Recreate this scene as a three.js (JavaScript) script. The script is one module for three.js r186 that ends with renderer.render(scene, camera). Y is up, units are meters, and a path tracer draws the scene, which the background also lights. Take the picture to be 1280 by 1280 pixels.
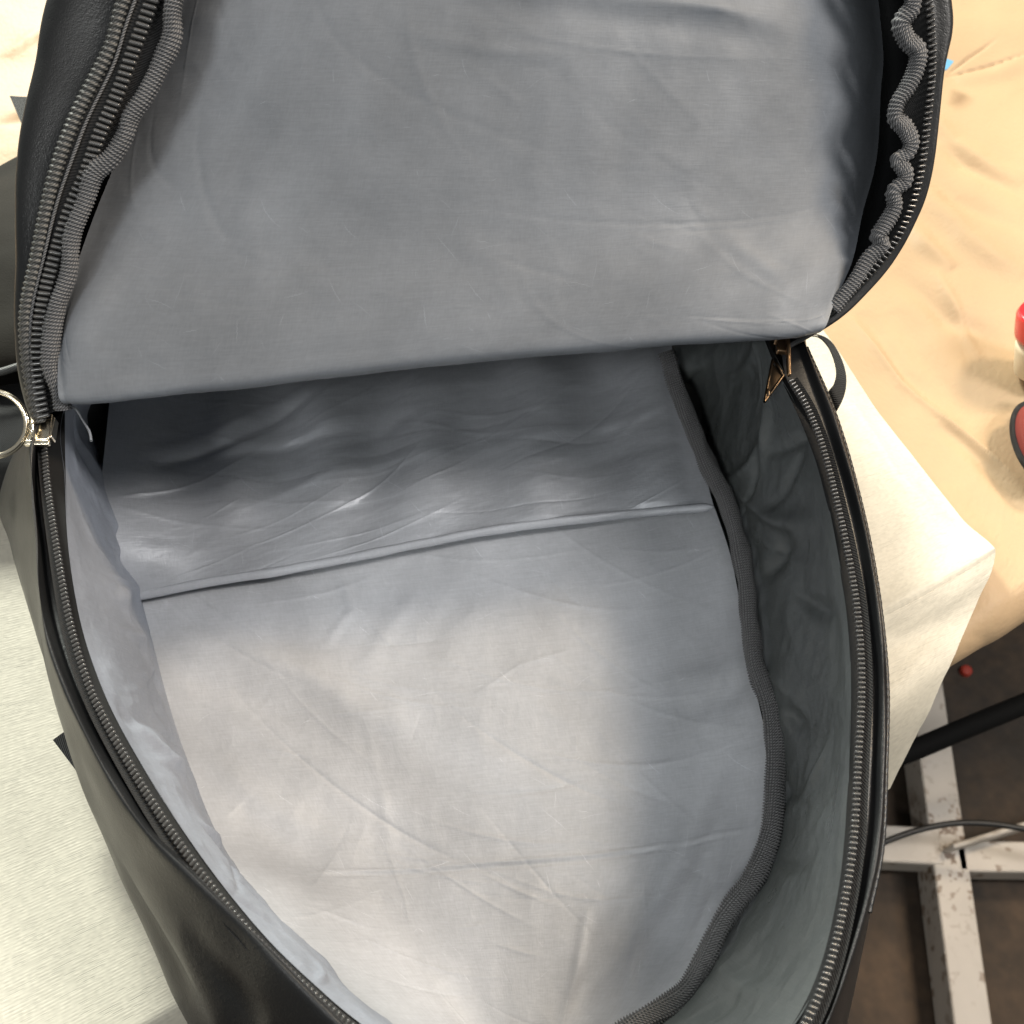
import * as THREE from 'three';
import { ImprovedNoise } from 'three/addons/math/ImprovedNoise.js';
import { mergeGeometries } from 'three/addons/utils/BufferGeometryUtils.js';
import { RoundedBoxGeometry } from 'three/addons/geometries/RoundedBoxGeometry.js';
import { RectAreaLightUniformsLib } from 'three/addons/lights/RectAreaLightUniformsLib.js';

// ---------- camera, light, exposure ----------
const scene = new THREE.Scene();
const camera = new THREE.PerspectiveCamera(53, 1, 0.01, 30);
camera.position.set(0, 0.49, 0.265);
camera.lookAt(0, 0.49 - Math.sin(Math.PI / 3), 0.265 - Math.cos(Math.PI / 3));
camera.focus = 0.45;
camera.userData.fStop = 16;
RectAreaLightUniformsLib.init();
scene.background = new THREE.Color(0.113, 0.118, 0.115);
const areaLight = (name, color, intensity, w, h, at, to) => {
  const l = new THREE.RectAreaLight(color, intensity, w, h);
  l.name = name; l.position.set(...at); l.lookAt(...to); scene.add(l);
  return l;
};
areaLight('warm_hall_light', new THREE.Color(1, 0.8, 0.56), 62, 0.3, 0.36, [1.25, 1.7, -0.8], [0, 0, 0]);
areaLight('main_hall_light', new THREE.Color(1, 0.955, 0.905), 28, 0.28, 0.8, [1.3, 1.6, 0.1], [0, 0, 0.1]);
areaLight('cool_hall_light', new THREE.Color(0.97, 1, 0.9), 102, 0.7, 0.9, [-1.56, 1.98, -3.2], [-0.15, 0, 0.1]);
areaLight('front_hall_light', new THREE.Color(0.99, 1, 0.98), 21, 0.45, 0.3, [-0.85, 1.75, 1.3], [0, 0, 0]);
areaLight('overhead_hall_light', new THREE.Color(0.98, 0.98, 1), 2, 1.1, 0.35, [0.15, 2.1, -0.25], [0, 0, 0.1]);
const renderer = new THREE.WebGLRenderer({ antialias: true });
renderer.setSize(1024, 1024);
renderer.toneMapping = THREE.LinearToneMapping;
renderer.toneMappingExposure = 1.6;
renderer.outputColorSpace = THREE.SRGBColorSpace;
renderer.shadowMap.enabled = true;

// ---------- small helpers ----------
const V = (a) => new THREE.Vector3(a[0], a[1], a[2]);
const clamp = (x, a = 0, b = 1) => Math.min(b, Math.max(a, x));
const smooth = (a, b, x) => { const t = clamp((x - a) / (b - a)); return t * t * (3 - 2 * t); };
const lerp = (a, b, t) => a + (b - a) * t;
const perlin = new ImprovedNoise();
const fbm = (x, y, z, n = 4) => { let s = 0, a = 0.5, f = 1; for (let i = 0; i < n; i++) { s += a * perlin.noise(x * f, y * f, z * f + i * 7.3); a *= 0.5; f *= 2.03; } return s; };
let seed = 12345;
const rnd = () => { seed = (seed * 1664525 + 1013904223) >>> 0; return seed / 4294967296; };

const used = {};
const numbered = (name) => { const n = used[name] = (used[name] ?? -1) + 1; return n ? name + '_' + String(n).padStart(3, '0') : name; };
function mesh(name, geometry, material, parent) {
  const m = new THREE.Mesh(geometry, material);
  m.name = parent && parent !== scene ? name : numbered(name);
  m.castShadow = m.receiveShadow = true;
  (parent ?? scene).add(m);
  return m;
}
function thing(name, label, category, at = [0, 0, 0]) {
  const o = new THREE.Group(); o.name = numbered(name); o.position.set(...at); o.userData = { label, category }; scene.add(o);
  return o;
}
const tag = (o, label, category, group) => { Object.assign(o.userData, { label, category }); if (group) o.userData.group = group; return o; };

// Catmull-Rom through a list of vectors, uniform in index
function cr(p, t) {
  const n = p.length - 1, x = clamp(t) * n, i = Math.min(Math.floor(x), n - 1), f = x - i;
  const b = p[i], c = p[i + 1], a = i > 0 ? p[i - 1] : b.clone().multiplyScalar(2).sub(c), d = i + 2 <= n ? p[i + 2] : c.clone().multiplyScalar(2).sub(b);
  const f2 = f * f, f3 = f2 * f;
  return new THREE.Vector3()
    .addScaledVector(a, -0.5 * f3 + f2 - 0.5 * f).addScaledVector(b, 1.5 * f3 - 2.5 * f2 + 1)
    .addScaledVector(c, -1.5 * f3 + 2 * f2 + 0.5 * f).addScaledVector(d, 0.5 * f3 - 0.5 * f2);
}
// even[] : resample a listed curve to n points at even spacing
function even(points, n) {
  const c = new THREE.CatmullRomCurve3(points.map((p) => (p.isVector3 ? p : V(p))), false, 'centripetal');
  c.arcLengthDivisions = 600;
  return c.getSpacedPoints(n - 1);
}
// surface from a function (u, v) -> Vector3, with relief along its normal; uv in metres
function surfFn(fn, nu, nv, disp) {
  const P = [], pos = new Float32Array((nu + 1) * (nv + 1) * 3), uv = new Float32Array((nu + 1) * (nv + 1) * 2), at = (i, j) => j * (nu + 1) + i;
  for (let j = 0; j <= nv; j++) for (let i = 0; i <= nu; i++) P.push(fn(i / nu, j / nv));
  const mi = nu >> 1, mj = nv >> 1, su = [0], sv = [0];
  for (let i = 1; i <= nu; i++) su.push(su[i - 1] + P[at(i, mj)].distanceTo(P[at(i - 1, mj)]));
  for (let j = 1; j <= nv; j++) sv.push(sv[j - 1] + P[at(mi, j)].distanceTo(P[at(mi, j - 1)]));
  const n = new THREE.Vector3(), a = new THREE.Vector3(), b = new THREE.Vector3();
  for (let j = 0; j <= nv; j++) for (let i = 0; i <= nu; i++) {
    const k = at(i, j), p = P[k].clone();
    if (disp) {
      a.subVectors(P[at(Math.min(nu, i + 1), j)], P[at(Math.max(0, i - 1), j)]);
      b.subVectors(P[at(i, Math.min(nv, j + 1))], P[at(i, Math.max(0, j - 1))]);
      n.crossVectors(b, a).normalize();
      p.addScaledVector(n, disp(p, i / nu, j / nv));
    }
    pos.set([p.x, p.y, p.z], k * 3); uv.set([su[i], sv[j]], k * 2);
  }
  const idx = [];
  for (let j = 0; j < nv; j++) for (let i = 0; i < nu; i++) { const k = at(i, j); idx.push(k, k + nu + 1, k + 1, k + 1, k + nu + 1, k + nu + 2); }
  const g = new THREE.BufferGeometry();
  g.setAttribute('position', new THREE.BufferAttribute(pos, 3)); g.setAttribute('uv', new THREE.BufferAttribute(uv, 2));
  g.setIndex(idx); g.computeVertexNormals();
  return g;
}
// surface through a net of control points
function surf(rows, nu, nv, disp) {
  const net = rows.map((r) => r.map((p) => (p.isVector3 ? p : V(p))));
  const cols = Array.from({ length: nu + 1 }, (_, i) => net.map((r) => cr(r, i / nu)));
  return surfFn((u, v) => cr(cols[Math.round(u * nu)], v), nu, nv, disp);
}
// loft between curves, each resampled to the same number of points: curves run along v, u runs across
function loft(curves, nu, nv, disp) {
  const cs = curves.map((c) => even(c, 48));
  return surf(Array.from({ length: 48 }, (_, j) => cs.map((c) => c[j])), nu, nv, disp);
}
// a bound edge: elliptical sweep with raised ribs winding round it
function sweep(points, { rx, ry = rx, pitch = 0, amp = 0.14, lean = 1, up = [0, 0.86, 0.5], sides = 14, seg, taper = 0, wob }) {
  const c = new THREE.CatmullRomCurve3(points.map((p) => (p.isVector3 ? p : V(p))), false, 'centripetal');
  c.arcLengthDivisions = 800;
  const L = c.getLength(), n = seg ?? Math.ceil(pitch ? L / (pitch / 5) : L / 0.002), U = V(up).normalize(), pos = [], uv = [], idx = [];
  const T = new THREE.Vector3(), S = new THREE.Vector3(), N = new THREE.Vector3();
  for (let i = 0; i <= n; i++) {
    const t = i / n, p = c.getPointAt(t); T.copy(c.getTangentAt(t)); S.crossVectors(T, U).normalize(); N.crossVectors(S, T);
    const k = taper ? Math.min(1, Math.sqrt(Math.min(t, 1 - t) / taper) + 0.05) : 1;
    for (let j = 0; j <= sides; j++) {
      const a = -Math.PI / 2 + (j / sides) * 2 * Math.PI, s = t * L;
      let r = k * (pitch ? 1 + amp * Math.sin((s / pitch) * 2 * Math.PI + a * lean) : 1);
      if (wob) r *= 1 + wob * perlin.noise(s * 60, a, 3.1);
      const q = p.clone().addScaledVector(S, Math.cos(a) * rx * r).addScaledVector(N, Math.sin(a) * ry * r);
      pos.push(q.x, q.y, q.z); uv.push(s, (j / sides) * 2 * Math.PI * Math.max(rx, ry));
    }
  }
  const W = sides + 1;
  for (let i = 0; i < n; i++) for (let j = 0; j < sides; j++) { const k = i * W + j; idx.push(k, k + W, k + 1, k + 1, k + W, k + W + 1); }
  const g = new THREE.BufferGeometry();
  g.setAttribute('position', new THREE.Float32BufferAttribute(pos, 3)); g.setAttribute('uv', new THREE.Float32BufferAttribute(uv, 2));
  g.setIndex(idx); g.computeVertexNormals();
  return g;
}
// zipper coil: one little loop after another along a curve, lying across it
function coil(points, pitch, len, rad, up, jitter = 0) {
  const c = new THREE.CatmullRomCurve3(points.map((p) => (p.isVector3 ? p : V(p))), false, 'centripetal');
  c.arcLengthDivisions = 800;
  const n = Math.floor(c.getLength() / pitch), base = new THREE.CapsuleGeometry(rad, len, 3, 8), list = [], U = V(up).normalize();
  base.rotateZ(Math.PI / 2); base.scale(1, 1.15, 0.85);
  const M = new THREE.Matrix4(), T = new THREE.Vector3(), S = new THREE.Vector3(), N = new THREE.Vector3();
  for (let i = 0; i <= n; i++) {
    const t = i / n, p = c.getPointAt(t); T.copy(c.getTangentAt(t)); S.crossVectors(T, U).normalize(); N.crossVectors(S, T);
    const g = base.clone(); M.makeBasis(S, N, T.clone().negate()).setPosition(p);
    g.rotateY(0.18 + jitter * (rnd() - 0.5)); g.applyMatrix4(M); list.push(g);
  }
  return mergeGeometries(list);
}
// a crease: a ridge (h > 0) or furrow (h < 0) along a segment; w is its half width
const seg3 = (p, a, b) => { const ab = b.clone().sub(a), t = clamp(p.clone().sub(a).dot(ab) / ab.lengthSq()); return [p.distanceTo(a.clone().addScaledVector(ab, t)), t]; };
function creases(list, flat) {   // flat: measured on the plan, for sheets that lie down
  const L = list.map(([pts, h, w, sharp]) => ({ p: pts.map((q) => V(flat ? [q[0], 0, q[2]] : q)), h, w, sharp }));
  return (P) => {
    let s = 0; const p = flat ? new THREE.Vector3(P.x, 0, P.z) : P;
    for (const c of L) {
      let best = 1e9, bt = 0;
      for (let i = 0; i + 1 < c.p.length; i++) { const [d, t] = seg3(p, c.p[i], c.p[i + 1]); if (d < best) { best = d; bt = (i + t) / (c.p.length - 1); } }
      if (best > c.w * 4) continue;
      const fade = Math.sin(Math.PI * clamp(bt, 0.001, 0.999)) ** 0.6, x = best / c.w;
      s += c.h * fade * (c.sharp ? Math.exp(-Math.abs(x) * 1.6) : Math.exp(-x * x));
    }
    return s;
  };
}

// soft pulled folds scattered over a strip of cloth: fold(u, v) in metres, sizes in metres (across, along)
function pulls(n, across, along, h, lean, s0, w0 = 0.0025, w1 = 0.007, l0 = 0.012, l1 = 0.035) {
  seed = s0;
  const L = Array.from({ length: n }, () => { const a = lean + (rnd() - 0.5) * 1.3; return { x: (0.05 + 0.9 * rnd()) * across, y: rnd() * along, c: Math.cos(a), s: Math.sin(a), l: lerp(l0, l1, rnd()), w: lerp(w0, w1, rnd() ** 1.5), h: h * lerp(0.35, 1, rnd()) * (rnd() < 0.35 ? -1 : 1) }; });
  return (u, v) => {
    let r = 0; const X = u * across, Y = v * along;
    for (const f of L) {
      const x = X - f.x, y = Y - f.y, p = x * f.c + y * f.s, q = -x * f.s + y * f.c + 3 * p * p;
      if (Math.abs(p) > 3 * f.l || Math.abs(q) > 4 * f.w) continue;
      const w = f.w * (0.55 + 0.45 * (p / f.l + 1) / 2);
      r += f.h * Math.exp(-((p / f.l) ** 2)) * (w1 < 0.003 ? Math.exp(-Math.abs(q / w) * 1.5) : Math.exp(-((q / w) ** 2))) * (f.w / w1) * 1.4;
    }
    return r;
  };
}

// thin crumpled cloth: sharp little ridges between flat facets
const crumple = (x, y, z, f = 22) => { let s = 0, a = 1; for (let i = 0; i < 4; i++) { s += a * (0.28 - Math.abs(perlin.noise(x * f + i * 5.1, y * f, z * f + i * 2.7))); a *= 0.46; f *= 2.15; } return s; };

// ---------- procedural textures ----------
function hash(x, y, s) { let h = (x * 374761393 + y * 668265263 + s * 1442695041) | 0; h = Math.imul(h ^ (h >>> 13), 1274126177); return ((h ^ (h >>> 16)) >>> 0) / 4294967296; }
function tnoise(x, y, px, py, s) {   // value noise that repeats after px, py cells
  const i = Math.floor(x), j = Math.floor(y), f = x - i, g = y - j, u = f * f * (3 - 2 * f), v = g * g * (3 - 2 * g), m = (a, n) => ((a % n) + n) % n;
  const a = hash(m(i, px), m(j, py), s), b = hash(m(i + 1, px), m(j, py), s), c = hash(m(i, px), m(j + 1, py), s), d = hash(m(i + 1, px), m(j + 1, py), s);
  return lerp(lerp(a, b, u), lerp(c, d, u), v);
}
const tf = (u, v, nx, ny, s, o = 3) => { let r = 0, a = 0.5; for (let k = 0; k < o; k++) { r += a * tnoise(u * nx, v * ny, nx, ny, s + k); nx *= 2; ny *= 2; a *= 0.5; } return r / (1 - 0.5 ** o); };
function tex(n, size, fn, srgb) {    // size in metres; fn(u, v) -> grey or [r, g, b] in 0..1
  const d = new Uint8Array(n * n * 4);
  for (let j = 0; j < n; j++) for (let i = 0; i < n; i++) {
    const c = fn(i / n, j / n), k = (j * n + i) * 4, a = Array.isArray(c) ? c : [c, c, c];
    for (let q = 0; q < 3; q++) d[k + q] = clamp(a[q]) * 255;
    d[k + 3] = 255;
  }
  const t = new THREE.DataTexture(d, n, n, THREE.RGBAFormat);
  t.wrapS = t.wrapT = THREE.RepeatWrapping; t.magFilter = THREE.LinearFilter; t.minFilter = THREE.LinearMipmapLinearFilter; t.generateMipmaps = true;
  t.repeat.set(1 / size, 1 / size); if (srgb) t.colorSpace = THREE.SRGBColorSpace; t.needsUpdate = true;
  return t;
}
// faint rubbed scratches
function scuffs(n, s0) {
  seed = s0; const N = 512, a = new Float32Array(N * N);
  for (let k = 0; k < n; k++) {
    let x = rnd() * N, y = rnd() * N, d = (rnd() - 0.5) * 1.6 + (rnd() < 0.5 ? 0.3 : 1.3); const l = 8 + 60 * rnd() * rnd(), b = 0.3 + 0.7 * rnd();
    for (let i = 0; i < l; i++) { const q = ((Math.round(y) + N) % N) * N + ((Math.round(x) + N) % N); a[q] = Math.max(a[q], b * Math.sin(Math.PI * i / l)); x += Math.cos(d); y += Math.sin(d); d += (rnd() - 0.5) * 0.12; }
  }
  return (u, v) => a[Math.floor(v * N) % N * N + Math.floor(u * N) % N];
}
const rub = scuffs(70, 99);
// lining: fine weft lines along u, slubs, faint rubbed smears
const weft = (u, v) => 0.3 * tnoise(u * 14, v * 330, 14, 330, 3) + 0.35 * tnoise(u * 70, v * 330, 70, 330, 5) + 0.35 * tnoise(u * 330, v * 80, 330, 80, 6);
const liningColor = tex(1024, 0.17, (u, v) => {
  const smear = tf(u, v, 5, 4, 11, 4), lint = tnoise(u * 400, v * 400, 400, 400, 17) > 0.9965 ? 0.12 : 0;
  const g = 0.78 + 0.07 * (weft(u, v) - 0.5) + 0.16 * (smear - 0.5) + lint + 0.1 * rub(u, v);
  return [g * 0.99, g, g * 1.005];
}, true);
const liningBump = tex(1024, 0.17, (u, v) => weft(u, v));
const liningRough = tex(512, 0.17, (u, v) => 0.75 + 0.5 * (tf(u, v, 6, 5, 23, 4) - 0.5));
const grainBump = tex(512, 0.05, (u, v) => { const a = tf(u, v, 60, 60, 31, 2), b = tf(u, v, 24, 24, 33, 2); return Math.abs(a - 0.5) * 1.2 + b * 0.4; });
const leatherRough = tex(512, 0.21, (u, v) => 0.8 + 0.45 * (tf(u, v, 7, 7, 41, 4) - 0.5));
const twill = (u, v) => { const d = (u * 24 + v * 24) % 1, e = tnoise(u * 48, v * 48, 48, 48, 51); return clamp(0.5 + 0.5 * Math.sin(d * 2 * Math.PI)) * 0.8 + e * 0.2; };
const twillBump = tex(512, 0.03, twill);
const twillColor = tex(512, 0.03, (u, v) => 0.45 + 0.5 * twill(u, v), true);
// woven sheet: flat tapes crossing, with gaps that show as short dark dashes
const dash = (u, v) => {
  const row = Math.floor(v * 150), f = v * 150 - row, gap = smooth(0.3, 0.05, Math.abs(f - 0.5) * 2), on = tnoise(u * 60 + row * 5.37, row + 0.5, 60, 150, 61);
  return gap * smooth(0.5, 0.8, on) * (0.35 + 0.65 * tf(u, v, 5, 5, 63, 3));
};
const weaveColor = tex(1024, 0.3, (u, v) => {
  const g = 0.92 - 0.15 * dash(u, v) - 0.05 * tf(u, v, 7, 7, 65, 4) - 0.05 * tnoise(u * 180, v * 150, 180, 150, 67);
  return [g, g * 0.99, g * 0.955];
}, true);
const weaveBump = tex(1024, 0.3, (u, v) => 0.7 - 0.4 * dash(u, v) + 0.3 * Math.abs(Math.sin(v * 150 * Math.PI)) * tnoise(u * 150, v * 150, 150, 150, 69));
const paperColor = tex(512, 0.5, (u, v) => { const g = 0.86 + 0.12 * (tf(u, v, 6, 6, 71, 5) - 0.5); return [g, g * 0.925, g * 0.8]; }, true);
const paperBump = tex(512, 0.1, (u, v) => tf(u, v, 40, 40, 73, 3));
const floorColor = tex(1024, 0.9, (u, v) => {
  const a = tf(u, v, 5, 5, 81, 6), b = tf(u, v, 11, 11, 83, 5), c = tf(u, v, 90, 90, 85, 2), sp = tnoise(u * 300, v * 300, 300, 300, 87) > 0.988 ? 0.14 : 0, o = smooth(0.55, 0.75, tf(u, v, 3, 3, 89, 3));
  const g = 0.2 + 0.26 * (a - 0.4) + 0.12 * (b - 0.5) + 0.08 * (c - 0.5) + sp;
  return [g * (1.05 + 0.16 * o), g * 0.9, g * (0.76 - 0.25 * o)];
}, true);
const floorBump = tex(512, 0.4, (u, v) => tf(u, v, 20, 20, 91, 5));
const paintColor = tex(512, 0.4, (u, v) => {
  const r = 0.75 * smooth(0.64, 0.74, tf(u, v, 28, 28, 95, 4)) * smooth(0.5, 0.62, tf(u, v, 3, 3, 97, 3)), g = 0.86 - 0.08 * tf(u, v, 10, 10, 99, 4);
  const d = Math.min(v, 1 - v) * 0.4, k = smooth(0.52, 0.66, tf(u, v, 64, 64, 93, 4) + 0.1 * Math.exp(-((d / 0.03) ** 2)) - 0.05) * Math.exp(-((d / 0.06) ** 2)), q = Math.max(r * 0.6, 0.8 * k);
  return [lerp(g, 0.34, q), lerp(g * 0.97, 0.24, q), lerp(g * 0.93, 0.16, q)];
}, true);

// ---------- materials ----------
const std = (o) => new THREE.MeshStandardMaterial({ side: THREE.DoubleSide, ...o });
const phys = (o) => new THREE.MeshPhysicalMaterial({ side: THREE.DoubleSide, ...o });
const rgb = (r, g, b) => new THREE.Color().setRGB(r, g, b);
const satin = (r, g, b, o = {}) => phys({ color: rgb(r, g, b), map: liningColor, bumpMap: liningBump, bumpScale: 0.00008, roughness: 0.78, roughnessMap: liningRough, metalness: 0.08, ...o });
const M = {
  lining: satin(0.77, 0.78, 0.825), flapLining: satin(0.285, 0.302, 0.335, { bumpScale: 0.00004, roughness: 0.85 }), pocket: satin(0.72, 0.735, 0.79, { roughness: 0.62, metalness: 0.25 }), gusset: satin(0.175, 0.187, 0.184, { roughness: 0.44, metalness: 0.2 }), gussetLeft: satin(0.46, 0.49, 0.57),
  leather: phys({ color: rgb(0.011, 0.0115, 0.0125), roughness: 0.52, roughnessMap: leatherRough, bumpMap: grainBump, bumpScale: 0.0001, specularIntensity: 0.9 }),
  piping: phys({ color: rgb(0.135, 0.135, 0.13), roughness: 0.5, bumpMap: twillBump, bumpScale: 0.0001, map: twillColor }),
  binding: phys({ color: rgb(0.24, 0.24, 0.248), roughness: 0.6, map: twillColor, bumpMap: twillBump, bumpScale: 0.0003, sheen: 0.4, sheenColor: rgb(0.5, 0.5, 0.5), sheenRoughness: 0.5 }),
  tape: std({ color: rgb(0.014, 0.014, 0.015), roughness: 0.75, map: twillColor, bumpMap: twillBump, bumpScale: 0.0003 }),
  strap: phys({ color: rgb(0.015, 0.0125, 0.009), specularIntensity: 0.35, roughness: 0.8, bumpMap: grainBump, bumpScale: 0.00015 }),
  webbing: std({ color: rgb(0.03, 0.03, 0.031), roughness: 0.7, map: twillColor, bumpMap: twillBump, bumpScale: 0.0005 }),
  teeth: phys({ color: rgb(0.062, 0.061, 0.06), roughness: 0.22, clearcoat: 0.7, clearcoatRoughness: 0.25 }),
  teethDark: phys({ color: rgb(0.03, 0.03, 0.03), roughness: 0.25, clearcoat: 0.6, clearcoatRoughness: 0.2 }),
  gold: std({ color: rgb(0.82, 0.74, 0.6), metalness: 1, roughness: 0.22 }),
  dark: std({ color: rgb(0.1, 0.07, 0.045), metalness: 1, roughness: 0.35 }),
  bronze: std({ color: rgb(0.3, 0.2, 0.12), metalness: 1, roughness: 0.32 }),
  thread: std({ color: rgb(0.3, 0.31, 0.33), roughness: 0.8 }),
  woven: std({ color: rgb(0.81, 0.775, 0.7), map: weaveColor, bumpMap: weaveBump, bumpScale: 0.0004, roughness: 0.62 }),
  paper: std({ color: rgb(0.58, 0.485, 0.395), map: paperColor, bumpMap: paperBump, bumpScale: 0.0002, roughness: 0.6 }),
  floor: std({ color: rgb(0.95, 0.8, 0.62), map: floorColor, bumpMap: floorBump, bumpScale: 0.002, roughness: 0.75 }),
  paint: std({ color: rgb(0.74, 0.72, 0.7), map: paintColor, roughness: 0.5 }),
  wood: std({ color: rgb(0.2, 0.13, 0.08), roughness: 0.7 }),
};

// ---------- the setting: floor, table, sheets ----------
{
  const g = new THREE.PlaneGeometry(8, 8); g.rotateX(-Math.PI / 2);
  const uv = g.attributes.uv; for (let i = 0; i < uv.count; i++) uv.setXY(i, uv.getX(i) * 8, uv.getY(i) * 8);
  const f = mesh('floor', g, M.floor); f.position.y = -0.76; f.userData.kind = 'structure';
}
// white woven sheet: lies on the table, its near edge folds over and hangs down
{
  // edge runs from the table corner towards the lower left under the bag
  const corner = V([0.2608, 0, 0.007]), left = V([-1.15, 0, 0.787]), back = V([0.175, 0, -0.178]), backLeft = V([-1.5, 0, 0.02]);
  const wr = creases([
    [[[.1932, 0, .04], [.2283, 0, .0285], [.2581, 0, .0094]], 0.003, 0.012],
    [[[.1957, 0, -.1116], [.2155, 0, -.0386], [.2587, 0, .007]], 0.0015, 0.004],
  ]);
  const top = (u, v) => { const a = corner.clone().lerp(left, u), b = back.clone().lerp(backLeft, u); return b.lerp(a, v); };
  const hang = [even([left, corner], 40), even([[-1.15, -0.03, 0.81], [-0.4, -0.03, 0.395], [0.05, -0.03, 0.145], ...[[.1952, -.008, .0569], [.2208, -.008, .0479], [.2464, -.008, .035]]], 40), even([[-1.15, -0.09, 0.815], [-0.4, -0.09, 0.4], [0.05, -0.09, 0.16], ...[[.1875, -.016, .0952], [.2042, -.016, .0888], [.2236, -.016, .0746]]], 40), even([[-1.15, -0.2, 0.815], [-0.4, -0.2, 0.4], [0.05, -0.2, 0.165], ...[[.19, -.07, .1262], [.1987, -.07, .121], [.2058, -.07, .1154]]], 40)];
  const fn = (u, v) => {
    const s = v * 1.35;
    if (s <= 1) { const q = top(1 - u, s); q.y = 0.0015 - 0.007 * smooth(0.984, 1, u) ** 1.5 * smooth(0.2, 0.5, s) * smooth(1, 0.86, s); return q; }
    const col = [top(1 - u, 0.93), ...hang.map((h) => cr(h, u))];
    return cr(col, 0.25 + 0.75 * (s - 1) / 0.35);
  };
  const g = surfFn(fn, 620, 220, (p, u, v) => 0.002 * fbm(p.x * 9, p.y * 9, p.z * 9) + wr(p) + (v > 0.74 ? smooth(0.74, 0.8, v) * 0.003 * crumple(p.x + p.z, p.y * 0.4, p.z, 16) : 0.0006 * crumple(p.x, 0, p.z, 14)));
  tag(mesh('white_tablecloth', g, M.woven), 'white woven sheet under the backpack, hanging over the near table edge', 'tablecloth');
}
{
  const t = thing('table', 'table under the white woven sheet that carries the backpack', 'table', [-0.25, -0.06, 0]);
  const c = [[0.235, -0.004], [-1.12, 0.74], [-1.45, 0.02], [0.165, -0.17]], s = new THREE.Shape(c.map(([x, z]) => new THREE.Vector2(x + 0.25, -z)));
  const g = new THREE.ExtrudeGeometry(s, { depth: 0.035, bevelEnabled: true, bevelSize: 0.002, bevelThickness: 0.002, bevelSegments: 2 });
  g.rotateX(-Math.PI / 2); g.translate(0, 0.016, 0); mesh('tabletop', g, M.wood, t);
  for (const [x, z] of [[0.12, -0.12], [-0.42, -0.04]]) { const l = new RoundedBoxGeometry(0.045, 0.7, 0.045, 2, 0.003); l.translate(x, -0.335, z); mesh('leg', l, M.wood, t); }
}
// cream sheet on the neighbouring surface, behind and to the right
{
  const wr = creases([
    [[[.3288, -.012, -.4114], [.3574, -.012, -.4208], [.3976, -.012, -.4359]], -0.004, 0.0018, 1], [[[.332, -.012, -.4151], [.3509, -.012, -.4321], [.3773, -.012, -.4533]], -0.0025, 0.0015, 1], [[[.336, -.012, -.4059], [.3678, -.012, -.4133], [.3957, -.012, -.4283]], 0.003, 0.008],
    [[[.3047, -.012, -.3699], [.3149, -.012, -.3356], [.3591, -.012, -.2948]], 0.0042, 0.009], [[[.2879, -.012, -.3149], [.3056, -.012, -.2792], [.3484, -.012, -.2414]], -0.0036, 0.009], [[[.3041, -.012, -.3526], [.3218, -.012, -.3149], [.3579, -.012, -.2792]], -0.0034, 0.007],
    [[[.2879, -.012, -.287], [.3055, -.012, -.2414], [.3367, -.012, -.2057]], 0.0036, 0.009], [[[.2689, -.012, -.26], [.2772, -.012, -.2341], [.2912, -.012, -.2127]], 0.004, 0.007],
    [[[.2519, -.012, -.2127], [.2798, -.012, -.1717], [.3241, -.012, -.1458]], -0.003, 0.008], [[[.2168, -.012, -.175], [.2396, -.012, -.1208], [.2719, -.012, -.0794], [.2982, -.012, -.0434]], 0.005, 0.006, 1], [[[.225, -.012, -.1784], [.2414, -.012, -.1301], [.2625, -.012, -.091]], -0.003, 0.007],
    [[[.2781, -.012, -.2127], [.2864, -.012, -.1784], [.2928, -.012, -.1394]], 0.002, 0.004], [[[.2455, -.012, -.1784], [.264, -.012, -.1208], [.2864, -.012, -.091]], -0.0022, 0.01], [[[.2578, -.012, -.091], [.2757, -.012, -.0653], [.2935, -.012, -.0248]], -0.0028, 0.006],
    [[[.2483, -.012, -.0461], [.2594, -.012, .0056], [.2581, -.012, .0484]], 0.003, 0.012], [[[-.391, -.012, -.434], [-.3773, -.012, -.4533], [-.3632, -.012, -.4731]], 0.003, 0.005], [[[-.3707, -.012, -.3526], [-.3583, -.012, -.3612], [-.3399, -.012, -.3699]], -0.003, 0.006],
  ], true);
  const A = V([0.236, -0.014, 0.043]), dir = V([0.0485, 0, -0.0305]).normalize();
  const fn = (u, v) => {
    const x = u < 0.22 ? -0.75 + 0.9 * u / 0.22 : u < 0.9 ? 0.15 + 0.45 * (u - 0.22) / 0.68 : 0.6 + 0.85 * (u - 0.9) / 0.1, near = A.z + (x - A.x) * (dir.z / dir.x), nz = lerp(Math.min(0.007 - (x - 0.2608) * 0.553 - 0.006, x < 0 ? 0.05 : 1), near, smooth(0.205, 0.24, x)), far = -1.6, s = v * 1.15;
    if (s <= 1) { const z = s < 0.15 ? lerp(far, -0.55, s / 0.15) : lerp(-0.55, nz, (s - 0.15) / 0.85); return V([x, -0.014, z]); }
    const d = (s - 1) / 0.15, a = Math.min(1, d / 0.5) * Math.PI / 2, r = 0.022;
    return V([x, -0.014 - (1 - Math.cos(a)) * r - Math.max(0, d - 0.5) * 0.1, nz + Math.sin(a) * r - Math.max(0, d - 0.5) * 0.02]);
  };
  const g = surfFn(fn, 560, 420, (p) => (p.x > 0.1 || p.x < -0.2 ? 1 : 0.3) * (0.007 * fbm(p.x * 6, 2, p.z * 6, 3) + 0.0035 * fbm(p.x * 18, 5, p.z * 18, 2) + 1.0 * wr(p) + 0.0008 * crumple(p.x, 0.9, p.z, 9)) - 0.004);
  tag(mesh('cream_sheet', g, M.paper), 'creased cream sheet spread behind and to the right of the backpack', 'sheet');
}

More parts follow.
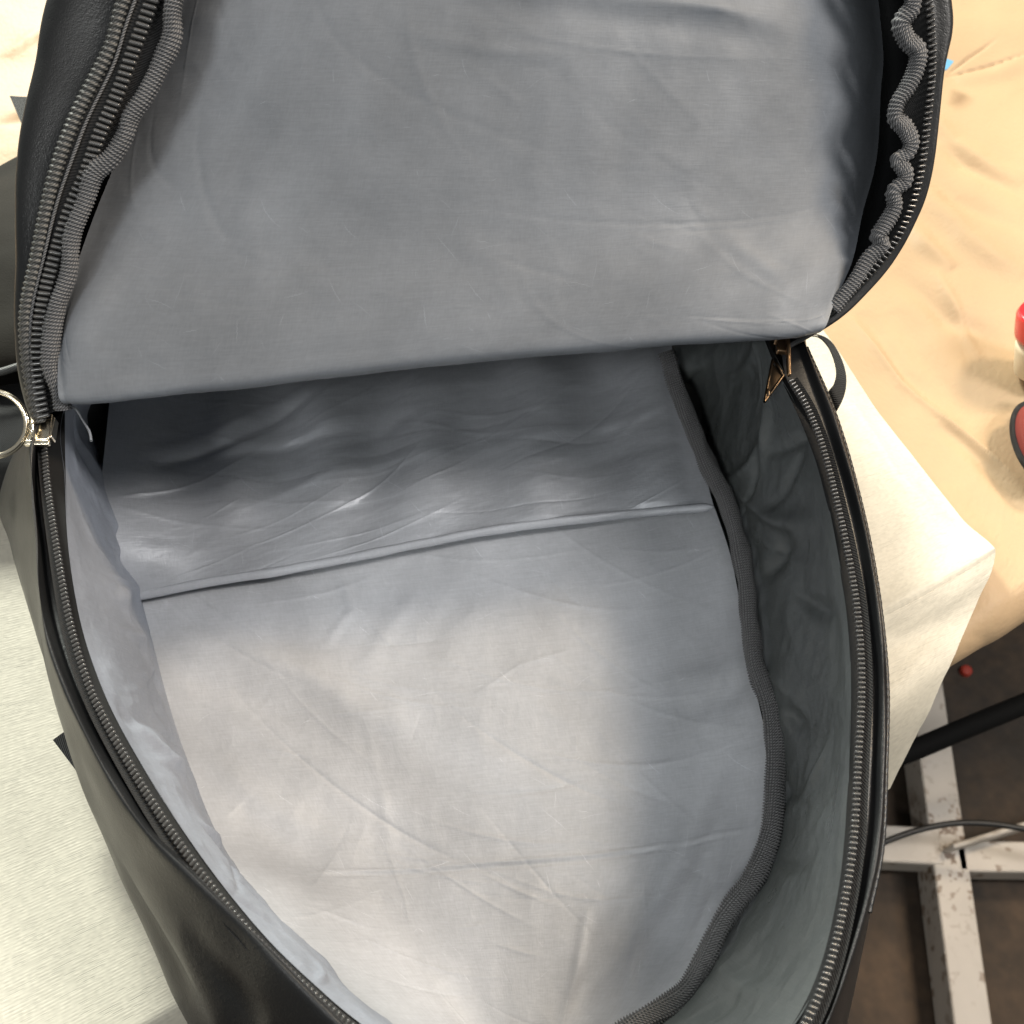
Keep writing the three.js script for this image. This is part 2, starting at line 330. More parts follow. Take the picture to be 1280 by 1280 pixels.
// ---------- the backpack ----------
const bag = thing('backpack', 'black leatherette backpack lying unzipped with its flap raised, grey satin lining inside', 'backpack');
const FLAPN = [0.104, 0.7, 0.706];
// zip line round the mouth of the main compartment, from the left end of the hinge round the top of the bag to the right end
const zipLeft = [[-.1998, .13, .0131], [-.1913, .13, .0419], [-.181, .13, .0718], [-.1672, .13, .1081], [-.1553, .13, .132], [-.1464, .13, .1457], [-.1371, .13, .1583], [-.1253, .13, .1736], [-.1109, .13, .1906], [-.0962, .13, .2063], [-.0806, .13, .2208], [-.0651, .13, .2331], [-.0529, .13, .2421]];
const zipFront = [[-.0249, .124, .2605], [.0049, .124, .2722], [.034, .124, .2753], [.0613, .124, .269], [.0814, .124, .2561]];
const zipRight = [[.0938, .128, .241], [.1035, .128, .2242], [.1114, .128, .2044], [.1171, .128, .1862], [.1227, .128, .1612], [.1297, .128, .1281], [.1326, .128, .1022], [.1332, .128, .078], [.1324, .128, .0484], [.1303, .128, .0207], [.1263, .128, .0011], [.1222, .128, -.0097]];
const zip = [...zipLeft, ...zipFront, ...zipRight];
const pre = (x, y) => [[x - 0.005, y - 0.012, -0.15], [x, y, -0.05]], post = (x, y) => [[x, y, -0.07], [x - 0.012, y - 0.012, -0.17]];
const ridge = [...pre(-0.197, 0.128), [-.2, .134, .0288], ...[[-.1911, .131, .0651], [-.1786, .131, .1068], [-.1621, .131, .1385], [-.1447, .131, .1643], [-.1286, .131, .1841], [-.1046, .131, .2049], [-.0827, .131, .2233], [-.064, .131, .2403]], ...[[-.0294, .126, .2658], [.0024, .126, .2793], [.0358, .126, .2834], [.0676, .126, .2752], [.0906, .126, .2583]], ...[[.1064, .122, .236], [.1205, .122, .2086], [.1286, .122, .1876], [.1357, .122, .1565], [.1416, .122, .1259], [.1448, .122, .0891], [.145, .122, .0525], [.1414, .122, .004]], [.1342, .122, -.0338], ...post(0.137, 0.12)];
{
  const groove = zip.map((p, i) => p), inner = [...pre(-0.187, 0.122), ...groove.map(([x, y, z]) => [x, y - 0.0035, z]), ...post(0.125, 0.118)];
  const mid = [...pre(-0.193, 0.126), ...[[-.2023, .125, .0228], [-.191, .125, .0618], [-.1761, .125, .1042], [-.1588, .125, .1364], [-.1421, .125, .1589], [-.128, .125, .1768], [-.1085, .125, .1954], [-.0896, .125, .2123], [-.0731, .125, .227], [-.0563, .125, .2404]], ...[[-.0275, .12, .263], [.0037, .12, .2758], [.0354, .12, .2796], [.0654, .12, .2722], [.0872, .12, .2571]], ...[[.101, .124, .2375], [.1126, .124, .2139], [.1204, .124, .1933], [.1264, .124, .1715], [.1354, .124, .1266], [.1392, .124, .0866], [.1389, .124, .0499], [.1347, .124, .0076]], [.1303, .124, -.0253], ...post(0.131, 0.12)];
  const bulge = [[-0.214, 0.05, -0.15], [-0.22, 0.06, -0.05], ...[[-.2502, .06, .0032], [-.2368, .06, .0386], [-.2143, .06, .0803], [-.1938, .06, .1182], [-.1795, .06, .1468], [-.1636, .06, .1745], [-.1487, .06, .1976], [-.1345, .06, .2194], [-.1213, .06, .2392]], ...[[-.0905, .05, .2774], [-.0448, .05, .3084], [.0165, .05, .3218], [.0728, .05, .3084], [.1077, .05, .2798]], ...[[.1241, .055, .2411], [.1332, .055, .216], [.1414, .055, .1861], [.1489, .055, .1538], [.1573, .055, .1006], [.16, .055, .0403], [.1554, .055, -.0046]], ...post(0.148, 0.055)];
  const ground = [[-0.185, 0.003, -0.15], [-0.195, 0.003, -0.05], ...[[-.2465, .003, -.0316], [-.2292, .003, .0086], [-.2071, .003, .0558], [-.1868, .003, .0987], [-.1707, .003, .1349], [-.1518, .003, .1696], [-.1349, .003, .197], [-.1126, .003, .2322]], ...[[-.0718, .003, .2703], [-.0253, .003, .2975], [.025, .003, .3053], [.0763, .003, .2922], [.1088, .003, .2618]], ...[[.1238, .003, .226], [.1335, .003, .1869], [.1414, .003, .1406], [.1481, .003, .0809], [.1514, .003, .0134], [.145, .003, -.0368]], ...post(0.13, 0.003)];
  const fold = creases([[[[-.1434, .09, .1659], [-.1258, .09, .1981], [-.1092, .09, .2199], [-.0947, .09, .243]], 0.004, 0.006], [[[-.1442, .09, .1867], [-.125, .09, .2199], [-.111, .09, .2455]], -0.004, 0.008], [[[-.1898, .1, .1003], [-.1742, .1, .1276]], -0.002, 0.006], [[[-.1084, .11, .2093], [-.0918, .11, .2296], [-.082, .11, .2441]], -0.003, 0.008]]);
  const g = loft([ground, bulge, ridge, mid, inner], 70, 420, (p) => 0.0022 * fbm(p.x * 14, p.y * 14, p.z * 14, 3) + fold(p));
  mesh('outer_shell', g, M.leather, bag);
  // stitched welt along the fold of the shell
  mesh('edge_piping', sweep(ridge.slice(17, -2), { rx: 0.0011, pitch: 0.003, amp: 0.06, sides: 8 }), M.leather, bag).userData.label = 'thin stitched edge along the rim of the shell';
}
// closed part of the bag behind the hinge
{
  const rows = [[-0.034, 0.137], [-0.06, 0.139], [-0.11, 0.128], [-0.155, 0.105], [-0.18, 0.055], [-0.176, 0.003]].map(([z, y]) => [-0.197, -0.12, -0.04, 0.05, 0.135].map((x, i) => [x + z * 0.06, y + (i === 0 || i === 4 ? -0.012 : 0), z - (x + 0.03) * 0.117]));
  mesh('front_panel', surf(rows, 60, 60, (p) => 0.003 * fbm(p.x * 12, p.y * 12, p.z * 12, 3)), M.leather, bag);
}
// back lining: the floor of the compartment as the bag lies
const panelLeft = even([[-.2072, .02, -.0064], ...[[-.1926, .014, .0329], [-.1797, .014, .064], [-.164, .014, .1013]], ...[[-.1486, .02, .1302]], ...[[-.1275, .03, .1648]], ...[[-.1017, .045, .1937], [-.0732, .045, .2192]], ...[[-.0366, .05, .2436], [-.006, .05, .2569]]], 48);
const panelRight = even([...[[.1004, .026, -.0429], [.1051, .026, -.0102], [.111, .026, .0207], [.1133, .026, .052]], ...[[.1142, .03, .0911], [.1166, .03, .1201], [.1161, .03, .1421], [.1115, .03, .1614], [.1024, .03, .1799]], ...[[.0901, .034, .1982], [.0779, .034, .2142], [.0651, .034, .2279], [.0476, .034, .2405]], ...[[.0183, .04, .2607]]], 48);
{
  const line = [[-.091, .012, .1769], [-.0287, .012, .1721], [.0361, .012, .1672], [.1129, .012, .1581]];
  const fold = creases([
    [line, 0.0015, 0.0009, 1], [[[-.0908, .012, .1789], [-.0286, .012, .1742], [.036, .012, .1693], [.1126, .012, .1602]], -0.0012, 0.001, 1],
    [[[-.1797, .014, .064], [-.1438, .014, .064], [-.1021, .014, .0809], [-.0733, .014, .0993], [-.0459, .014, .1073]], 0.0036, 0.008], [[[-.1729, .014, .0809], [-.1364, .014, .0892], [-.0995, .014, .1073]], -0.0022, 0.008], [[[-.1788, .014, .0465], [-.1364, .014, .0597], [-.0879, .014, .064], [-.0481, .014, .0597]], -0.0034, 0.011],
    [[[-.074, .012, .0925], [-.0639, .012, .1279], [-.0567, .012, .1538], [-.0493, .012, .1884]], 0.0005, 0.003], [[[-.0581, .012, .1609], [-.0477, .012, .185], [-.0434, .012, .2015]], 0.0005, 0.0014, 1],
    [[[-.0494, .012, .0365], [-.0644, .012, .0588], [-.075, .012, .0801]], 0.0022, 0.006], [[[-.0166, .012, .0274], [-.0401, .012, .0631], [-.0626, .012, .0884]], -0.0022, 0.008],
    [[[-.0195, .012, .0925], [.004, .012, .0759], [.032, .012, .0674]], 0.0009, 0.002, 1], [[[-.0148, .012, .1429], [0, .012, .1609], [.0036, .012, .1748]], -0.0004, 0.004],
    [[[.109, .016, .1215], [.0854, .016, .1722], [.0583, .016, .2052], [.0332, .016, .233]], 0.0034, 0.0055], [[[.0981, .016, .1176], [.0747, .016, .1722], [.0479, .016, .2084], [.0166, .016, .236]], -0.0034, 0.0065], [[[.0823, .014, .1285], [.0643, .014, .1718], [.0449, .014, .2018], [.0202, .014, .2238]], 0.0016, 0.006],
    [[[.0875, .016, .1687], [.0804, .016, .189], [.0718, .016, .2084]], -0.0018, 0.0025], [[[.0958, .016, .1582], [.0877, .016, .1857], [.0715, .016, .2116]], 0.0016, 0.0022], [[[.0557, .014, .1953], [.0509, .014, .2176], [.0483, .014, .2344]], 0.0014, 0.0022], [[[.0333, .014, .1887], [.0272, .014, .2176], [.0199, .014, .2389]], 0.0013, 0.0024],
    [[[.1174, .03, .0891], [.0975, .03, .099], [.0784, .03, .1029]], -0.0022, 0.006], [[[.117, .03, .0769], [.0989, .03, .0851], [.0797, .03, .0871]], 0.0018, 0.006], [[[.1077, .012, .05], [.1002, .012, .0843], [.0932, .012, .1164]], 0.0014, 0.003],
    [[[-.1259, .03, .151], [-.1009, .03, .1682], [-.0827, .03, .1766]], -0.003, 0.009], [[[-.1149, .04, .1769], [-.0866, .04, .1897], [-.0595, .04, .196]], 0.003, 0.009], [[[-.1464, .03, .122], [-.1104, .03, .1475], [-.0772, .03, .1614]], 0.0016, 0.006],
    [[[-.1003, .012, .2047], [-.0758, .012, .2079], [-.0415, .012, .2047]], 0.0012, 0.005], [[[-.0308, .012, .1046], [0, .012, .1279], [.0146, .012, .1573]], 0.0008, 0.009], [[[-.0921, .012, .018], [-.0816, .012, .0456], [-.0959, .012, .0674]], 0.0012, 0.003],
  ], true);
  const fine = pulls(60, 0.28, 0.3, 0.0009, 0.5, 211, 0.0009, 0.002, 0.01, 0.05);
  const fn = (u, v) => {
    const a = cr(panelLeft, v), b = cr(panelRight, v), p = a.clone().lerp(b, u);
    p.y = 0.011 + (a.y - 0.011) * Math.max(0, 1 - u / 0.4) ** 2.2 + (b.y - 0.011) * Math.max(0, (u - 0.7) / 0.3) ** 2;
    return p;
  };
  mesh('back_lining', surfFn(fn, 420, 420, (p, u, v) => smooth(0, 0.06, u) * smooth(1, 0.97, u) * (0.6 * fold(p) + 0.7 * fine(u, v) + 0.0022 * fbm(p.x * 13, 1, p.z * 13, 3) + 0.0013 * crumple(p.x, 0.3, p.z * 0.7, 16))), M.lining, bag);
}
// floor of the compartment under the padded back, seen only in the gaps
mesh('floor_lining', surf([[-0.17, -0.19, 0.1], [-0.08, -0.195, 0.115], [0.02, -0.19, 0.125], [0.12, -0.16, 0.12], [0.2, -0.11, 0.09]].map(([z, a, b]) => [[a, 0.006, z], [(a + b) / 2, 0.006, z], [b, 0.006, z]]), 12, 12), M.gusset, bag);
// flat slip pocket on the back lining, hem towards the camera
{
  const wide = (i, dy) => (i === 0 ? -0.012 * smooth(0, -0.03, dy) : i >= 6 ? dy * [0.04, 0.11, 0.2][i - 6] : 0), hem = even([[-.194, .02, .0457], [-.1897, .02, .043], [-.1384, .02, .0341], [-.0783, .02, .0217], [-.0167, .02, .0076], [.0463, .02, -.0015], [.08, .0215, -.0045], [.1046, .031, -.0014]], 9), row = (dy, h) => hem.map((p, i) => [p.x + wide(i, dy) + dy * 0.06 * (1 - i / 4), h + (i === 0 ? 0.016 - dy * 0.1 : [0, 0.003, 0, 0, 0, 0, 0, 0.003, 0.011][i]), p.z + dy]);
  const rows = [row(-0.19, 0.09), row(-0.165, 0.04), row(-0.13, 0.026), row(-0.09, 0.024), row(-0.05, 0.022), row(-0.02, 0.021), hem];
  const fold = creases([
    [[[-.1886, .022, -.025], [-.1528, .022, -.0455], [-.1083, .022, -.0834]], -0.0036, 0.003], [[[-.1921, .022, -.0326], [-.1583, .022, -.0534], [-.1134, .022, -.089]], 0.0024, 0.004], [[[-.164, .022, -.0326], [-.1351, .022, -.0429], [-.0707, .022, -.0588]], -0.002, 0.004], [[[-.1608, .022, -.0403], [-.1143, .022, -.0534], [-.0583, .022, -.0751]], 0.0016, 0.006],
    [[[-.1046, .022, -.0429], [-.079, .022, -.0508], [-.0534, .022, -.0669]], -0.0026, 0.005], [[[-.1473, .022, -.0052], [-.0947, .022, -.0301], [-.0349, .022, -.0455]], 0.0016, 0.004], [[[-.1293, .022, .0044], [-.0803, .022, -.0101], [-.0341, .022, -.02]], -0.0012, 0.004],
    [[[-.0519, .022, -.0352], [.0264, .022, -.0561], [.0935, .022, -.0669]], 0.0012, 0.004], [[[-.0171, .022, -.025], [.0346, .022, -.0352], [.0917, .022, -.0455]], -0.0012, 0.005], [[[-.0962, .022, -.1004], [-.0552, .022, -.1062], [-.0093, .022, -.112]], -0.002, 0.004],
  ], true);
  const band = (p) => 0.003 * Math.sin(p.x * 112 + 3 * fbm(p.x * 9, 3, p.z * 9, 2)) * smooth(0.03, -0.04, p.z);
  const fine = pulls(70, 0.28, 0.25, 0.0014, -0.25, 83, 0.0009, 0.0022, 0.012, 0.05);
  const pk = mesh('slip_pocket', surf(rows, 420, 260, (p, u, v) => smooth(0, 0.05, u) * smooth(1, 0.95, u) * smooth(1, 0.94, v) * (0.55 * fold(p) + 0.4 * fine(u, v) + band(p) + 0.001 * fbm(p.x * 22, 1, p.z * 40, 3) + 0.0009 * crumple(p.x * 0.6 + p.z * 0.5, 1.7, p.z * 1.5 + p.x * 0.5, 20))), M.pocket, bag);
  mesh('hem', sweep(hem.map((p) => p.clone().add(V([0, 0.0002, -0.0016]))), { rx: 0.0024, ry: 0.0013, sides: 12, wob: 0.2, taper: 0.02 }), M.pocket, pk);
}
// side walls of the compartment
{
  const topL = [[-0.172, 0.12, -0.08], ...[[-.1951, .125, .0028], [-.1869, .125, .0388], [-.1779, .125, .0728], [-.1654, .125, .1065], [-.1529, .125, .1305], [-.144, .125, .1443], [-.1346, .125, .1571], [-.1228, .125, .1723], [-.1084, .125, .1893], [-.0938, .125, .205], [-.0784, .125, .2197], [-.063, .125, .232], [-.0512, .125, .2406]], ...[[-.0253, .12, .256], [0, .12, .2637]]];
  const midL = [[-0.172, 0.08, -0.08], ...[[-.212, .08, -.0329], [-.1998, .08, .0109], [-.1839, .08, .0532], [-.1658, .08, .0919], [-.1505, .08, .124], [-.1361, .08, .1474], [-.1206, .08, .1711], [-.1022, .08, .1921], [-.0819, .08, .2106], [-.0611, .08, .2282]], ...[[-.0276, .09, .2504], [0, .09, .26]]];
  const botL = [[-0.185, 0.02, -0.08], ...[[-.231, .03, -.072], [-.2177, .03, -.03], [-.2014, .03, .0065]], ...panelLeft.slice(3).map((q) => [q.x, q.y - 0.0006, q.z])];
  const fold = creases([
    [[[-.2014, .08, .045], [-.1876, .08, .0491], [-.1729, .08, .069]], 0.003, 0.006], [[[-.1979, .08, .0612], [-.1855, .08, .0768], [-.1693, .08, .0881]], -0.003, 0.006], [[[-.201, .08, .0283], [-.1903, .08, .0532], [-.1785, .08, .0768]], 0.002, 0.004], [[[-.1688, .1, .1073], [-.1551, .1, .1107], [-.1431, .1, .1243]], 0.003, 0.007],
    [[[-.1719, .07, .1098], [-.1553, .07, .1062], [-.1454, .07, .1241]], -0.003, 0.008], [[[-.179, .1, .0896], [-.1669, .1, .1003], [-.1571, .1, .1176]], -0.0024, 0.004], [[[-.1508, .1, .1341], [-.1349, .1, .1532], [-.1208, .1, .1653]], 0.0018, 0.006],
  ]);
  const pl = pulls(34, 0.1, 0.42, 0.0035, 0.25, 71), pr = pulls(30, 0.1, 0.42, 0.0032, -0.1, 37);
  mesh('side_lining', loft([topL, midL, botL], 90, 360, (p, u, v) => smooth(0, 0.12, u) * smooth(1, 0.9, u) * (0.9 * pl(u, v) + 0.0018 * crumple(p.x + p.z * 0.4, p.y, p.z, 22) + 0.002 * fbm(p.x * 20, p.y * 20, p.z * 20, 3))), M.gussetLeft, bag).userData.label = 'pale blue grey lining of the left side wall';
  const topR = [...[[0, .12, .2637], [.0348, .12, .268], [.0601, .12, .2626]], ...[[.0908, .124, .2422], [.1017, .124, .2259], [.1072, .124, .2144], [.112, .124, .2012], [.1162, .124, .1853], [.1219, .124, .1571], [.1275, .124, .1266], [.1306, .124, .1004], [.1311, .124, .0759], [.1306, .124, .0479], [.128, .124, .0201], [.1237, .124, -.0031], [.1194, .124, -.0163]], [0.112, 0.118, -0.07], [0.1, 0.11, -0.17]];
  const midR = [...[[0, .08, .2587], [.0389, .08, .2611], [.0647, .08, .2525]], ...[[.085, .075, .2317], [.0976, .075, .2127], [.1075, .075, .1956], [.1156, .075, .1777], [.1214, .075, .159], [.126, .075, .1326], [.1279, .075, .1009], [.1275, .075, .0745], [.126, .075, .0465], [.1224, .075, .0167], [.1187, .075, -.015], [.1167, .075, -.0489]], [0.112, 0.07, -0.07], [0.1, 0.06, -0.17]];
  const botR = [...[[-.0061, .045, .2568], [.0152, .045, .2555]], ...[[.0482, .03, .2369], [.0669, .03, .2237], [.0813, .03, .2101], [.0946, .03, .1945], [.1067, .03, .1782], [.115, .03, .1614], [.1196, .03, .1421], [.1198, .03, .1182], [.1172, .03, .0911]], ...[[.1187, .02, .0492], [.1166, .02, .0175], [.1126, .02, -.0162], [.1079, .02, -.0469], [.1011, .02, -.0905]], [0.084, 0.012, -0.09], [0.07, 0.012, -0.17]];
  const foldR = creases([
    [[[.1466, .08, .0572], [.1335, .08, .0491], [.1193, .08, .0612]], 0.0024, 0.004], [[[.1396, .08, .0065], [.1285, .08, .0325], [.1139, .08, .0612]], 0.002, 0.008], [[[.1383, .09, .0961], [.1254, .09, .1103], [.1151, .09, .1138]], 0.003, 0.006], [[[.1401, .09, .0851], [.1247, .09, .0924], [.1139, .09, .1103]], -0.0026, 0.007],
    [[[.129, .08, .1474], [.1207, .08, .1375], [.1132, .08, .1205]], -0.002, 0.006], [[[.1286, .08, .1602], [.1218, .08, .1523], [.1186, .08, .1409]], 0.0022, 0.003], [[[.1165, .09, .2009], [.1083, .09, .2064], [.0933, .09, .2092]], -0.0034, 0.004], [[[.1175, .09, .1938], [.1063, .09, .1995], [.0911, .09, .2037]], 0.0028, 0.006],
    [[[.1068, .08, .2133], [.0939, .08, .2215], [.0805, .08, .2373]], 0.0018, 0.006], [[[.1096, .07, .1766], [.1171, .07, .1577], [.1174, .07, .131]], 0.002, 0.006], [[[.1298, .1, .1276], [.1225, .1, .1341], [.1104, .1, .1532]], 0.0018, 0.005], [[[.1051, .06, -.0276], [.1164, .06, -.0203], [.1221, .06, -.0015]], 0.003, 0.003], [[[.0983, .06, -.0203], [.1088, .06, -.0061], [.1102, .06, .0167]], -0.003, 0.004],
  ]);
  mesh('side_lining', loft([botR, midR, topR].map((c) => c.slice().reverse()), 90, 360, (p, u, v) => smooth(0, 0.12, u) * smooth(1, 0.93, u) * (1.3 * pr(u, v) + 0.0017 * crumple(p.x + p.z * 0.4, p.y, p.z * 1.1, 24) + 0.003 * fbm(p.x * 16 + 5, p.y * 16, p.z * 16, 3)) ), M.gusset, bag).userData.label = 'dark grey lining of the right side wall';
  // zip tape between teeth and lining
  const tape = (edge, teeth) => loft([edge, teeth], 8, 260, (p, u) => 0.0006 * Math.sin(u * 9) + 0.0008 * fbm(p.x * 40, p.y * 40, p.z * 40, 2));
  const inner = [...zip].map(([x, y, z]) => [x, y - 0.002, z]);
  const edgeL = [...topL.slice(1, -2), ...[[-.0253, .12, .256], [0, .12, .2658], [.0347, .12, .2701], [.0612, .12, .2648]], ...topR.slice(3, -1)].map(([x, y, z]) => [x, y - 0.001, z]);
  const tp = mesh('zipper_tape', loft([inner, edgeL], 8, 320, (p, u) => 0.0008 * fbm(p.x * 40, p.y * 40, p.z * 40, 2)), M.tape, bag);
  mesh('zipper_tape', loft([inner, inner.map(([x, y, z], i) => { const k = i / (inner.length - 1), c = [-0.03, 0.12]; const dx = x - c[0], dz = z - c[1], l = Math.hypot(dx, dz); return [x + dx / l * 0.0042, y + 0.0026, z + dz / l * 0.0042]; })], 6, 320), M.tape, bag);
  const teeth = mesh('zipper_teeth', coil(zip.slice(0).map(([x, y, z]) => [x, y + 0.0012, z]), 0.0019, 0.0016, 0.00074, [0, 1, 0.15], 0.08), M.teeth, tp);
  teeth.userData.kind = 'stuff';
}
// black bound seam standing along the right of the back lining
mesh('seam_binding', sweep([...[[.0835, .05, -.0895]], ...[[.0903, .04, -.07], [.096, .04, -.0463], [.1016, .04, -.0246], [.1091, .04, -.0004], [.1132, .04, .028], [.1139, .04, .0563]], ...[[.1134, .04, .087], [.1177, .04, .1057], [.1176, .04, .1269], [.1146, .04, .15], [.1101, .04, .167], [.1006, .04, .1833]], ...[[.0869, .042, .1994], [.0773, .042, .2145], [.0692, .042, .2262], [.0501, .042, .2365], [.0309, .042, .2487]]], { rx: 0.0042, ry: 0.0024, pitch: 0.0013, amp: 0.13, lean: 0.7, up: [-0.2, 0.9, 0.3], wob: 0.4 }), M.binding, bag).userData.label = 'black woven binding over the inner seam';

// ---------- raised front flap ----------
{
  const pipeL = [[-.0863, .3199, -.1785], [-.1109, .2943, -.1496], [-.1318, .2694, -.1218], [-.1488, .2474, -.0975], [-.154, .238, -.0874], [-.1621, .2292, -.0774], [-.1686, .2222, -.0696], [-.1765, .2118, -.0581], [-.1829, .2008, -.0463], [-.1904, .1846, -.0291], [-.197, .1699, -.0135], [-.1987, .1576, -.0011], [-.198, .1444, .0119], [-.1969, .1377, .0184]];
  const outL = [[-.1035, .3151, -.1911], [-.1356, .2891, -.1606], [-.1657, .264, -.1312], [-.1816, .243, -.1081], [-.1877, .2276, -.092], [-.195, .2117, -.0751], [-.1992, .1981, -.061], [-.2023, .1783, -.0409], [-.2052, .161, -.0234], [-.2067, .1446, -.0068], [-.2055, .1324, .0051], [-.2039, .1261, .0111]];
  const zipR = [[.0961, .3124, -.198], [.1305, .2829, -.1738], [.1571, .2539, -.1489], [.172, .228, -.1255], [.1742, .2201, -.118], [.1759, .2115, -.1097], [.1758, .1971, -.0954], [.1752, .1825, -.0809], [.1723, .1708, -.0688], [.166, .1606, -.0578], [.1557, .1517, -.0475], [.1424, .143, -.0369], [.1304, .1378, -.0299], [.1217, .1348, -.0257]];
  const outR = [[.1103, .3087, -.2077], [.1492, .2784, -.1834], [.1718, .2489, -.1576], [.1824, .225, -.1354], [.184, .2177, -.1284], [.1813, .2063, -.1167], [.1815, .1893, -.0998], [.1798, .1726, -.083], [.1734, .1594, -.069], [.167, .1506, -.0594], [.1521, .1392, -.0458], [.1413, .134, -.0391], [.1311, .1303, -.0339], [.124, .1278, -.0304]];
  const flap = mesh('front_flap', loft([pipeL, outL, [[-.1042, .2911, -.2536], [-.1338, .2613, -.2196], [-.1576, .2321, -.1872], [-.1676, .2077, -.1615], [-.1742, .1846, -.1376], [-.181, .1606, -.1129], [-.1881, .1358, -.0872], [-.1947, .1153, -.0659], [-.2007, .0996, -.0495]], [[0, .2849, -.2698], [0, .2527, -.2379], [0, .221, -.2065], [0, .195, -.1807], [0, .1704, -.1563], [0, .1448, -.131], [0, .1182, -.1046], [0, .0962, -.0828], [0, .0878, -.0744]], [[.0981, .2828, -.2751], [.1303, .2488, -.2461], [.1528, .2154, -.2164], [.1639, .1882, -.191], [.1672, .1628, -.1663], [.1664, .1367, -.1403], [.1567, .1157, -.1181], [.1419, .1002, -.1005], [.1305, .0897, -.0885]], outR, zipR], 150, 200, (p) => 0.002 * fbm(p.x * 16, p.y * 16, p.z * 16, 3)), M.leather, bag);
  flap.userData.label = 'raised front flap with black leatherette outside';
  // grey lining, hollow along both edges and sagging over the hinge
  const W = [-0.028, -0.016, -0.006, -0.002, -0.005, -0.02, -0.042];
  const row = (px, k, add) => px.map((p, i) => V(p).addScaledVector(V(FLAPN), W[i] * k + add));
  const rows = [
    row([[-.0988, .3064, -.1633], [-.0817, .3056, -.1651], [-.0471, .3041, -.1686], [.006, .3017, -.1741], [.0543, .2996, -.1791], [.0943, .2978, -.1833], [.1288, .2963, -.1868]], 1, -0.01), row([[-.121, .2745, -.1284], [-.0961, .2732, -.1308], [-.0516, .2708, -.135], [.0123, .2675, -.1411], [.0751, .2642, -.1471], [.1299, .2614, -.1524], [.1595, .2598, -.1552]], 1, -0.004),
    row([[-.1327, .25, -.1025], [-.112, .2478, -.1033], [-.0652, .2441, -.1065], [.0095, .2387, -.1121], [.0838, .2332, -.1177], [.1424, .2276, -.1208], [.1715, .2248, -.1223]], 1, 0), row([[-.1465, .2288, -.0794], [-.1233, .2273, -.0813], [-.0758, .2243, -.0853], [.0032, .2192, -.0919], [.0819, .2142, -.0986], [.1422, .2104, -.1036], [.1726, .2084, -.1062]], 1, 0.001),
    row([[-.1632, .209, -.0573], [-.1395, .2074, -.0592], [-.0835, .2035, -.0636], [-.0033, .198, -.07], [.0801, .1923, -.0765], [.1421, .1891, -.0826], [.1729, .1882, -.0861]], 1, 0.002), row([[-.1762, .1884, -.0349], [-.1546, .1868, -.0365], [-.0948, .1823, -.0409], [-.0067, .1769, -.0485], [.078, .1742, -.0583], [.1372, .1722, -.065], [.164, .1721, -.0689]], 0.8, 0.004),
    row([[-.1844, .1677, -.0132], [-.1667, .1675, -.0156], [-.1028, .1636, -.0211], [-.0101, .1598, -.031], [.0721, .1582, -.0415], [.129, .1574, -.0492], [.1524, .158, -.0532]], 0.45, 0.009), row([[-.1856, .154, .0006], [-.1719, .1535, -.001], [-.1072, .151, -.0081], [-.0136, .1494, -.0202], [.0657, .1479, -.0304], [.1223, .1465, -.0374], [.1409, .1465, -.0402]], 0.25, 0.012),
    row([[-.1849, .1443, .0101], [-.1718, .1434, .009], [-.1112, .1433, .0002], [-.0171, .1429, -.0133], [.0626, .1411, -.0232], [.1177, .1388, -.0291], [.1346, .1392, -.0319]], 0.1, 0.012), row([[-.1812, .143, .0108], [-.171, .1421, .0102], [-.1114, .1414, .0021], [-.0172, .141, -.0114], [.0627, .1391, -.0212], [.1161, .137, -.027], [.1319, .1374, -.0298]], 0.1, 0.004),
    row([[-.18, .1465, .0072], [-.1698, .1456, .0066], [-.1111, .1452, -.0017], [-.0171, .1449, -.0152], [.0625, .1428, -.0249], [.114, .1403, -.03], [.1283, .1407, -.0325]], 0.1, -0.012), row([[-.1778, .1568, -.0034], [-.1683, .1561, -.004], [-.11, .156, -.0126], [-.017, .1544, -.0247], [.062, .1518, -.0337], [.1114, .1491, -.0384], [.1257, .1487, -.0401]], 0.1, -0.03),
  ];
